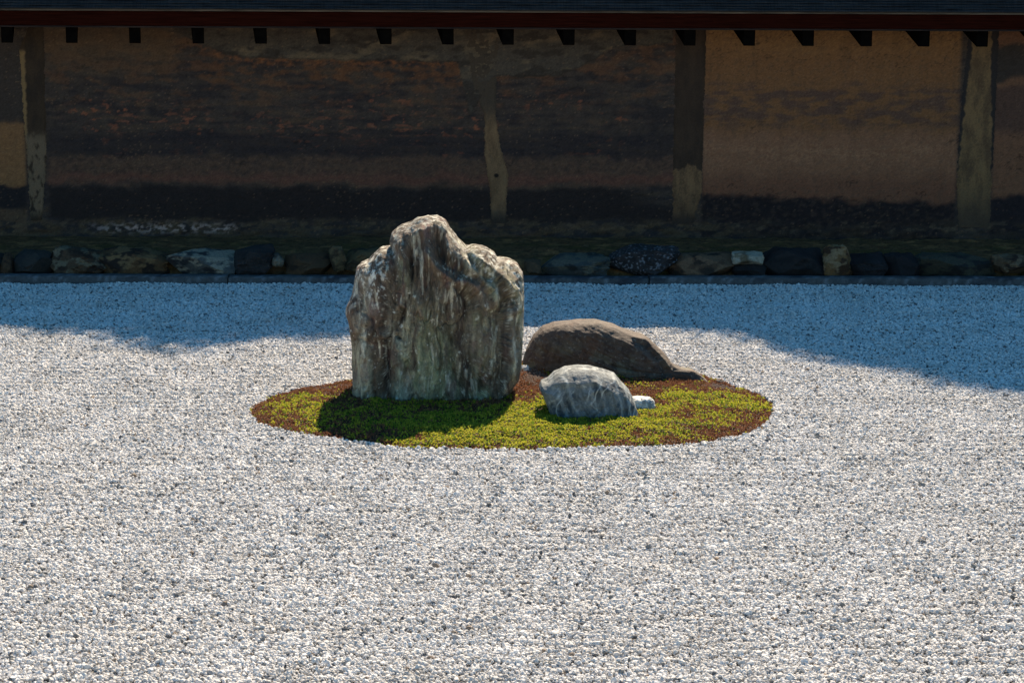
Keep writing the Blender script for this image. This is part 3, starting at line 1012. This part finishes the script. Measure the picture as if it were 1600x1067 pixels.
# ------------------------------------------------------------------ clay wall
WS = 258.0
Z_TOP = ony(800, 30, WALL_Y).z
Z_BOT = .02
def uv(x, z):
    return 800 + (x-ony(800, 200, WALL_Y).x)*WS, 43 + (ony(800, 43, WALL_Y).z - z)*WS
K = np.array([2.12, 1.72, 1.38])
def wc(*c):
    return lin(c)*K
nx, nz = 1560, 240
gx = np.linspace(XL, XR, nx); gz = np.linspace(Z_BOT, Z_TOP+.12, nz)
WX, WZ = np.meshgrid(gx, gz, indexing='ij')
U, V = uv(WX, WZ)
wu = U + 14*fbm(U/60, V/60, 1, 4); wv = V + 9*fbm(U/45, V/30, 5, 4)
fine = fbm(U/9, V/7, 2, 4); med = fbm(U/40, V/14, 3, 4); strk = .7*fbm(U/120, V/13, 4, 4) + .4*fbm(U/22, V/12, 14, 4); bigN = fbm(U/150, V/70, 6, 3)
col = np.tile(wc(47, 43, 41), (nx, nz, 1))
col = mix(col, wc(35, 33, 35), ss(-.1, .35, strk))
col = mix(col, wc(58, 50, 42), ss(.1, .45, -strk+.3*med)*.6)
# rust in the upper half of the big panels
main = ss(70, 84, U)*ss(1062, 1050, U)
rust = main*ss(44, 60, wv)*ss(215, 120, wv)
col = mix(col, wc(70, 50, 36), rust*ss(.0, .6, med+.2*fine+.35*ss(140, 105, wv))*.55)
band = main*np.exp(-((wv-114)/18)**2)*ss(300, 350, U)*ss(760, 740, U)
col = mix(col, wc(70, 49, 34), band*ss(-.2, .7, med+.5*fine)*.8)
col = mix(col, wc(62, 52, 41), main*ss(300, 260, U)*ss(140, 70, wv)*.7)
# streaky flaked patches
flake = 1.1*ss(.34, .50, fbm((U+V*1.6)/34, (V-.16*U)/7, 9, 4)+.10*bigN)*main*(np.exp(-((V-190)/26)**2-((U-235)/85)**2) + .9*np.exp(-((V-195)/38)**2-((U-610)/110)**2) + .5*np.exp(-((V-200)/30)**2-((U-450)/60)**2))
col = mix(col, wc(86, 58, 46), flake*.8)
flake2 = ss(.40, .55, fbm(U/16, V/9, 12, 4)+.15*bigN)*main*ss(130, 170, V)*ss(255, 235, V)*ss(-.2, .4, pn(U/110, V/60, 3))
col = mix(col, wc(98, 62, 46), flake2*.8)
# dark and reddish bands
col = mix(col, wc(30, 28, 32), main*ss(195, 220, wv)*ss(250, 238, wv)*.65)
col = mix(col, wc(62, 50, 43), main*ss(238, 252, wv)*ss(297, 282, wv)*(.5+.5*ss(-.6, .6, fine)))
col = mix(col, wc(74, 50, 44), main*np.exp(-((wv-279)/7)**2)*.6)
dk = main*ss(287, 299, wv + 5*pn(U/90, 3))*ss(352, 343, wv)*(1-ss(985, 1030, wu)*ss(330, 310, V))
col = mix(col, wc(29, 26, 27), dk)
# right-hand lighter panel
rp = ss(1094, 1102, U)*ss(1502, 1492, U)
rc = np.tile(wc(86, 64, 44), (nx, nz, 1))
rc = mix(rc, wc(98, 78, 54), ss(100, 50, wv)*.7)
rc = mix(rc, wc(62, 50, 46), ss(120, 140, wv)*ss(212, 180, wv)*ss(-.35, .3, med+.3*strk)*.9)
rc = mix(rc, wc(92, 70, 56), ss(190, 215, wv))
rc = mix(rc, wc(104, 82, 66), np.exp(-((wv-235)/16)**2)*.7*ss(-.3, .3, fine+strk))
rc = mix(rc, wc(76, 54, 44), ss(255, 290, wv)*.8)
rc = mix(rc, wc(26, 23, 26), ss(298, 310, wv - .022*(U-1100)))
rc = mix(rc, wc(54, 46, 40), ss(.1, .4, fine)*.35)
crk = ss(.03, 0, np.abs(fbm(U/70, V/30, 21, 3)))*ss(130, 90, V)
rc = mix(rc, wc(48, 36, 28), crk*.7)
col = mix(col, rc, rp)
# far right and far left
fr = ss(1548, 1558, U)
c2 = np.tile(wc(80, 60, 48), (nx, nz, 1))
c2 = mix(c2, wc(52, 42, 40), ss(125, 135, wv)*ss(215, 190, wv)*.8)
c2 = mix(c2, wc(26, 24, 28), ss(300, 312, wv))
c2 = mix(c2, wc(40, 37, 36), ss(126, 114, wv)*ss(60, 72, wv)*ss(1640, 1590, wu))
col = mix(col, c2, fr)
fl_ = ss(46, 40, U)
c3 = np.tile(wc(44, 40, 38), (nx, nz, 1))
c3 = mix(c3, wc(88, 68, 48), ss(188, 200, wv))
c3 = mix(c3, wc(26, 25, 28), ss(284, 292, wv))
c3 = mix(c3, wc(58, 50, 42), ss(322, 330, wv))
col = mix(col, c3, fl_)
# smooth repair plaster under the eaves, with a curved lower edge
edge = np.interp(U, [-500, 40, 85, 250, 300, 345, 400, 715, 735, 770, 875, 915, 960, 1048, 1052, 1100, 2200],
                 [62, 62, 50, 46, 62, 84, 93, 97, 180, 120, 118, 100, 72, 68, 20, 20, 20]) + 3*fbm(U/25, 1, 1, 3)
pat = ss(1.5, -1.5, V-edge)*ss(1060, 1050, U)*(.35+.65*ss(250, 310, U))
pc = mix(np.tile(wc(52, 50, 47), (nx, nz, 1)), wc(72, 66, 56), ss(.0, .6, fbm(U/60, V/26, 31, 4)))
pc = mix(pc, wc(40, 38, 36), ss(.05, .4, fbm(U/45, V/18, 33, 4)))
col = mix(col, pc, pat)
rimr = np.exp(-((V-edge-4)/4)**2)*ss(300, 330, U)*ss(730, 715, U)
col = mix(col, wc(104, 66, 38), rimr*ss(-.2, .5, fine)*.45)
col = mix(col, wc(30, 28, 27), np.exp(-((V-edge+1.5)/1.2)**2)*ss(300, 330, U)*ss(1045, 1035, U)*.5)
# foot of the wall: worn clay, pale efflorescence
foot = ss(340, 350, wv)*(1-ss(1110, 1200, U)*.6)
col = mix(col, wc(52, 46, 38), foot*ss(-.4, .2, med))
col = mix(col, wc(30, 30, 34), foot*ss(.1, .4, fbm(U/28, V/12, 41, 4))*.8)
eff = ss(.02, .4, fbm(U/10, V/6, 43, 4)+.12*np.exp(-((U-270)/95)**2))*np.exp(-((V-357)/7)**2)*ss(120, 180, U)*ss(390, 350, U)
col = mix(col, wc(150, 140, 142), eff*.5)
eff2 = ss(.25, .45, fbm(U/22, V/10, 47, 4))*np.exp(-((V-352)/9)**2)
col = mix(col, wc(76, 68, 56), eff2*.4)
# hairline cracks and drips
hc = np.abs(fbm(U/95+3, V/60, 91, 4))
hcm = ss(.022, .0, hc)*ss(-.1, .3, pn(U/130, V/90, 92))
col = mix(col, wc(24, 20, 18), hcm*.6)
dr = ss(.30, .55, fbm(U/11, V/150, 93, 3) + .2*pn(U/60, V/60, 94))*ss(360, 120, V)
col = mix(col, wc(34, 30, 28), dr*.12)
# tiny chips
chip = ss(.62, .75, fbm(U/5, V/4, 51, 2)+.25*bigN)
col = mix(col, wc(92, 76, 60), chip*.4)
grain = .94 + .12*(fine+.5) + .10*rng.normal(0, 1, fine.shape)
grain = grain*(1 + .07*fbm(U/17, V/70, 81, 4))
col = col*np.clip(grain, .6, 1.5)[..., None]
WYd = WALL_Y + .004*hcm - .006*pat - .004*bigN - .0022*fine - .002*med + .003*flake + .002*crk + .02*ss(340, 372, V)*(-1)*(.5+fbm(U/50, V/20, 61, 3))
wall = empty('clay_wall', (0, WALL_Y, 0))
tag(wall, 'long oil-stained brown clay wall with a shingled roof behind the gravel court', 'wall')
front = np.stack([WX, WYd, WZ], -1).reshape(-1, 3) - np.array([0, WALL_Y, 0])
bv, bf = box(XL, XR, .03, .44, Z_BOT, Z_TOP+.12)
nf = len(front)
gf = grid_faces(nx, nz)
Vv = np.vstack([front, np.array(bv)])
Ff = np.vstack([gf, np.array(bf)+nf])
cc = np.vstack([col.reshape(-1, 3), np.tile(wc(50, 42, 36), (8, 1))])
CLAYM = attr_mat('oil_clay', .9, 110, 330, .4, .5, .85, 1.15, .2)
mesh_obj('clay_face', Vv, Ff, CLAYM, wall, smooth=False, col=cc)

# posts set in the wall, plastered over lower down
def post(u0, u1, v0, v1, fn, lb, proud=.006, left=None, right=None):
    n1, n2 = 50, 240
    a = np.linspace(0, 1, n1); vv = np.linspace(v0, v1, n2)
    A, VV = np.meshgrid(a, vv, indexing='ij')
    l = (np.interp(VV, *left) if left else u0) + 1.6*fbm(VV/9, 0*VV+u0, 2, 3) + 1.2*fbm(VV/3, 0*VV+u0, 4, 3)
    r = (np.interp(VV, *right) if right else u1) + 1.6*fbm(VV/9, 0*VV+u1, 5, 3) + 1.2*fbm(VV/3, 0*VV+u1, 6, 3)
    UU = l + (r-l)*A
    edge_ = np.minimum(A, 1-A)
    xx = (UU-800)/WS + ony(800, 200, WALL_Y).x
    zz = ony(800, 43, WALL_Y).z - (VV-43)/WS
    yy = -proud*ss(0, .12, edge_) + .010*(edge_ <= 0) - .003*fbm(UU/9, VV/14, 3, 4) - .001
    c = fn(UU, VV)
    yy = np.where(edge_ <= 0, .02, yy)
    return mesh_obj('post', np.stack([xx, yy, zz], -1).reshape(-1, 3), grid_faces(n1, n2)[:, ::-1], CLAYM, wall, True, c.reshape(-1, 3))
def base2(UU, VV, c0, c1):
    c = np.tile(wc(*c0), UU.shape+(1,))
    return mix(c, wc(*c1), ss(-.7, .8, fbm(UU/16, VV/40, 71, 5)+.5*fbm(UU/2.5, VV/3.5, 73, 3)))*np.array([.96, .84, .72])
def p1(UU, VV):
    c = base2(UU, VV, (46, 42, 37), (34, 32, 31))
    c = mix(c, wc(92, 78, 56), ss(47, 43, UU+2*fbm(VV/10, 1, 1, 3)-2)*ss(78, 86, VV))
    return mix(c, wc(76, 69, 59), ss(203, 222, VV+4*fbm(UU/6, VV/9, 3, 3))*ss(-.5, .2, fbm(UU/8, VV/16, 4, 3)+.2)*ss(345, 325, VV))
o = post(40, 78, 44, 346, p1, '', left=([44, 80, 200, 240, 346], [52, 38, 42, 45, 48]), right=([44, 200, 250, 346], [78, 77, 76, 66]))
def p2(UU, VV):
    c = base2(UU, VV, (88, 80, 68), (70, 62, 52))
    c = mix(c, wc(50, 46, 41), ss(205, 160, VV+8*fbm(UU/8, VV/12, 3, 3)))
    c = mix(c, wc(56, 52, 46), ss(315, 345, VV))
    c = mix(c, wc(38, 35, 33), ss(325, 346, VV)*.9)
    return mix(c, wc(24, 20, 18), ss(4.5, 3, np.hypot(UU-776, (VV-273)*1.2)))
post(755, 792, 44, 348, p2, '', left=([44, 130, 180, 240, 300, 348], [722, 735, 757, 757, 766, 768]), right=([44, 130, 180, 230, 270, 300, 348], [786, 776, 775, 783, 795, 793, 792]))
def p3(UU, VV):
    c = base2(UU, VV, (46, 42, 39), (37, 34, 33))
    m = ss(258, 266, VV+10*fbm(UU/9, VV/14, 8, 3)+.25*np.abs(UU-1075)*(-1)+4)
    c = mix(c, base2(UU, VV, (90, 80, 66), (62, 54, 46)), m*(1-.5*ss(290, 335, VV)))
    return mix(c, wc(40, 36, 34), ss(325, 345, VV))
post(1052, 1099, 44, 348, p3, '', left=([44, 348], [1052, 1051]), right=([44, 300, 348], [1101, 1099, 1085]))
def p4(UU, VV):
    c = base2(UU, VV, (88, 80, 64), (62, 56, 48))
    cen = np.interp(VV, [44, 130, 200, 260, 348], [1530, 1527, 1527, 1525, 1522])
    hw = np.interp(VV, [44, 100, 180, 260, 300, 348], [13, 16, 22, 25, 30, 30]) + 3*fbm(VV/14, UU*0+3, 2, 3)
    c = mix(c, wc(33, 32, 34), ss(-1, 1.5, np.abs(UU-cen)-hw)*ss(275, 255, VV))
    return mix(c, wc(48, 44, 40), ss(275, 345, VV)*.8)
post(1497, 1555, 44, 352, p4, '', left=([44, 120, 260, 352], [1508, 1502, 1496, 1502]), right=([44, 352], [1556, 1554]))

# ------------------------------------------------------------------ eaves and roof of the wall
def bz_(py, Y=EAVE_Y):
    return ony(800, py, Y).z
zf0, zf1 = bz_(43.5), bz_(20.5)
m = NT('dark_red_timber')
c = m.coord((1, 8, 30))
m.base(m.ramp(m.noise(6, 6, c), [(.3, (.012, .0025, .0015)), (.7, (.032, .007, .004))]))
m.rough(.7)
m.bump(m.noise(10, 6, c), .4, .004)
m.b.inputs['Specular IOR Level'].default_value = 0.0
BEAM = m.m
m = NT('ochre_board')
c = m.coord((1, 8, 10))
m.base(m.ramp(m.noise(6, 6, c), [(.35, (.05, .036, .024)), (.65, (.13, .095, .065))]))
m.rough(.8)
OCH = m.m
m = NT('brown_lip')
m.base(m.ramp(m.noise(6, 6), [(.35, (.012, .006, .004)), (.65, (.035, .02, .013))]))
m.rough(.9)
LIP = m.m
m = NT('black_timber')
m.base(m.ramp(m.noise(30, 5), [(.3, (.0025, .002, .002)), (.7, (.006, .005, .004))]))
m.rough(1)
m.b.inputs['Specular IOR Level'].default_value = 0
BLK = m.m
roof = empty('roof', (0, 0, 0))
roof.parent = wall
bpy.data.objects.remove(roof)
ry0 = EAVE_Y - WALL_Y
def wall_box(name, x0, x1, y0, y1, z0, z1, mat, bev=.004, parent=None):
    o = mesh_obj(name, *box(x0, x1, y0, y1, z0, z1), mat, parent or wall)
    if bev: bevel(o, bev)
    return o
wall_box('eave_beam', XL, XR, ry0, ry0+.05, zf0, zf1, BEAM)
wall_box('eave_lip', XL, XR, ry0-.004, ry0+.03, zf0-.010, zf0-.0015, LIP, .002)
wall_box('eave_board', XL, XR, ry0-.022, ry0+.10, zf1+.0015, zf1+.013, OCH, .003)
# shingle courses, front and back slopes in one mesh
SL = R(42)
run = .56
courses = 34
Vr, Fr = [], []
nxs = 420
xs = np.linspace(XL, XR, nxs)
y_e, z_e = ry0-.035, zf1+.0145
def slope(sign, ymid):
    prof = []
    for k in range(courses):
        t0, t1 = k/courses, (k+1)/courses
        th = .0075
        prof.append((t0, .0, 0, k)); prof.append((t0, th+.001, 0, k)); prof.append((t1, .002, 0, k))
    n = len(prof)
    G = np.zeros((nxs, n, 3))
    for j, (t, h, _, k) in enumerate(prof):
        jit = .0035*fbm(xs*14, k*3.3, sign+2, 3) + .002*rng.normal(0, 1, nxs)*(h > .004)
        d = t*run/math.cos(SL)
        yy = y_e + d*math.cos(SL) - math.sin(SL)*h + jit
        zz = z_e + d*math.sin(SL) + math.cos(SL)*h + .3*jit
        if sign < 0:
            yy = 2*ymid - yy
        G[:, j, 0] = xs; G[:, j, 1] = yy; G[:, j, 2] = zz
    return G.reshape(-1, 3), n
ymid = y_e + run
G1, n = slope(1, ymid)
G2, n = slope(-1, ymid)
F1 = grid_faces(nxs, n)
m = NT('bark_shingle')
c = m.coord((1, 6, 6))
c2 = m.coord((60, 4, 4))
b0 = m.ramp(m.noise(5, 8, c), [(.3, (.014, .015, .017)), (.7, (.036, .038, .040))])
b1 = m.ramp(m.noise(3, 3, c2), [(.3, (.65,)*3), (.7, (1.25,)*3)])
m.base(m.mul(b0, b1))
m.rough(.95)
m.b.inputs['Specular IOR Level'].default_value = .1
m.bump(m.noise(40, 6, c), .5, .006)
SHG = m.m
ro = mesh_obj('roof', np.vstack([G1, G2]), np.vstack([F1, F1[:, ::-1]+len(G1)]), SHG, wall)
zr = z_e + run*math.tan(SL)
o = wall_box('ridge_cap', XL, XR, ymid-.075, ymid+.075, zr-.03, zr+.02, SHG, .01, ro)
# underside boarding
vv = [(XL, y_e+.03, z_e-.004), (XR, y_e+.03, z_e-.004), (XR, ymid, zr-.03), (XL, ymid, zr-.03), (XL, 2*ymid-y_e, z_e-.004), (XR, 2*ymid-y_e, z_e-.004)]
vv = [(XL, ry0+.051, zf1-.004), (XR, ry0+.051, zf1-.004), (XR, .05, zf1+.26), (XL, .05, zf1+.26)]
mesh_obj('soffit', vv, [(0, 1, 2, 3)], BLK, wall)
# bracket arms under the eaves
brx = [10, 111, 210, 309, 407, 506, 602, 699, 793, 888, 984, 1077, 1170, 1262, 1353, 1443, 1534]
brx = [-91-100*k for k in range(6, -1, -1)] + brx + [1624+89*k for k in range(8)]
for px in brx:
    f0 = ony(px+1, 60, EAVE_Y+.06)
    hw = .034
    zb = ony(px, 67+ .0042*(px-0)+ .5, EAVE_Y+.06).z
    zt = zf0+.03
    sk = -.145*(.33)
    L = .34
    rise = L*math.tan(R(17))
    y0 = ry0+.06
    vs = [(f0.x-hw, y0, zb), (f0.x+hw, y0, zb), (f0.x+hw, y0-.004, zt), (f0.x-hw, y0-.004, zt)]
    vs += [(q[0]+sk, q[1]+L, q[2]+rise) for q in vs]
    fs = [(0, 1, 2, 3), (5, 4, 7, 6), (4, 0, 3, 7), (1, 5, 6, 2), (4, 5, 1, 0), (3, 2, 6, 7)]
    o = mesh_obj('bracket_arm', vs, fs, BLK, wall)
    bevel(o, .003)

# ------------------------------------------------------------------ trees beyond the wall (they shade the right and left of the court)
m = NT('leaf')
oi = m.noise(3, 3)
m.base(m.ramp(oi, [(.3, (.04, .07, .015)), (.7, (.08, .12, .03))]))
m.rough(.6)
LEAF = m.m
m = NT('bark')
m.base(m.ramp(m.noise(14, 6), [(.3, (.05, .035, .025)), (.7, (.12, .09, .07))]))
m.rough(.9)
m.bump(m.noise(20, 6), .8, .02)
BARK = m.m
TREE_Y = 18.0
def shade_z(px, py, Y=TREE_Y):
    """height and X over TREE_Y of the thing whose shadow falls on this ground pixel"""
    gq = onz(px, py)
    t = (Y-gq.y)/SDIR.y
    return gq.x + SDIR.x*t, SDIR.z*t
def tree(label, edge_px, xr, nleaf, seed, trunk_x):
    E = np.array([shade_z(*q) for q in edge_px])
    r = np.random.default_rng(seed)
    root = empty('broadleaf_tree', (trunk_x, TREE_Y, -.05))
    tag(root, label, 'tree', 'trees beyond the clay wall')
    # crown: leaves in clumps below the skyline E(x)
    X = []; 
    ncl = nleaf//60
    cx = r.uniform(xr[0], xr[1], ncl)
    top = np.interp(cx, E[:, 0], E[:, 1])
    depth = r.uniform(0, 1, ncl)**1.3
    cz = top - .13 - depth*2.0
    cy = r.uniform(-.7, .7, ncl)
    # shear so that the skyline is kept as seen from the sun
    cz = cz + cy*math.tan(SUN_EL)/math.cos(SUN_AZ)*1.0
    cx = cx + cy*math.tan(SUN_AZ)
    P = np.repeat(np.stack([cx, cy, cz], 1), 60, 0)
    P = P + r.normal(0, .10, P.shape)*np.array([1.3, 1.2, .8])
    n = len(P)
    a = r.normal(0, 1, (n, 3)); a /= np.linalg.norm(a, axis=1)[:, None]
    b = np.cross(a, r.normal(0, 1, (n, 3))); b /= np.linalg.norm(b, axis=1)[:, None]
    s = r.uniform(.03, .055, n)[:, None]
    q = np.stack([P-a*s, P-b*s*.5, P+a*s, P+b*s*.5], 1).reshape(-1, 3)
    q[:, 0] -= trunk_x
    q[:, 2] += .05
    mesh_obj('crown', q, np.arange(n*4).reshape(-1, 4), LEAF, root)
    # trunk with limbs
    V, Fc = [], []
    def tube(p0, p1, r0, r1, k=8, seg=5):
        base = len(V)
        p0, p1 = Vector(p0), Vector(p1)
        for i in range(seg+1):
            t = i/seg
            c = p0.lerp(p1, t) + Vector((math.sin(t*5+r0*90)*.05, math.cos(t*4)*.03, 0))*(1 if 0 < i < seg else 0)
            rr = r0+(r1-r0)*t
            for j in range(k):
                an = 2*math.pi*j/k
                V.append((c.x+math.cos(an)*rr, c.y+math.sin(an)*rr, c.z))
        for i in range(seg):
            for j in range(k):
                Fc.append((base+i*k+j, base+i*k+(j+1) % k, base+(i+1)*k+(j+1) % k, base+(i+1)*k+j))
    mt = float(np.interp(trunk_x, E[:, 0], E[:, 1]))
    tube((0, 0, 0), (0, 0, mt*.55), .14, .09, 10)
    for j in range(9):
        tx = r.uniform(xr[0]+.2, xr[1]-.2)-trunk_x
        tube((0, 0, mt*(.3+.025*j)), (tx, r.uniform(-.5, .5), mt*.55+r.uniform(-.2, .6)), .05, .015, 6)
    mesh_obj('trunk', V, Fc, BARK, root, smooth=True)
tree('spreading evergreen tree beyond the right part of the clay wall',
     [(985,490),(1040,503),(1080,508),(1130,516),(1200,529),(1260,549),(1320,562),(1400,579),(1480,592),(1560,606),(1650,618),(1800,632),(2100,600)],
     (shade_z(985, 500)[0], shade_z(2100, 600)[0]), 46000, 3, shade_z(1600, 600)[0])
tree('smaller evergreen tree beyond the left part of the clay wall',
     [(-500,500),(-250,520),(0,505),(40,508),(90,520),(150,528),(200,536),(250,545),(290,550),(330,540),(360,528),(410,527),(450,531),(500,524),(545,518),(600,505),(640,495)],
     (shade_z(-500, 500)[0], shade_z(640, 495)[0]), 34000, 4, shade_z(200, 530)[0])
import time as _t
print('built')
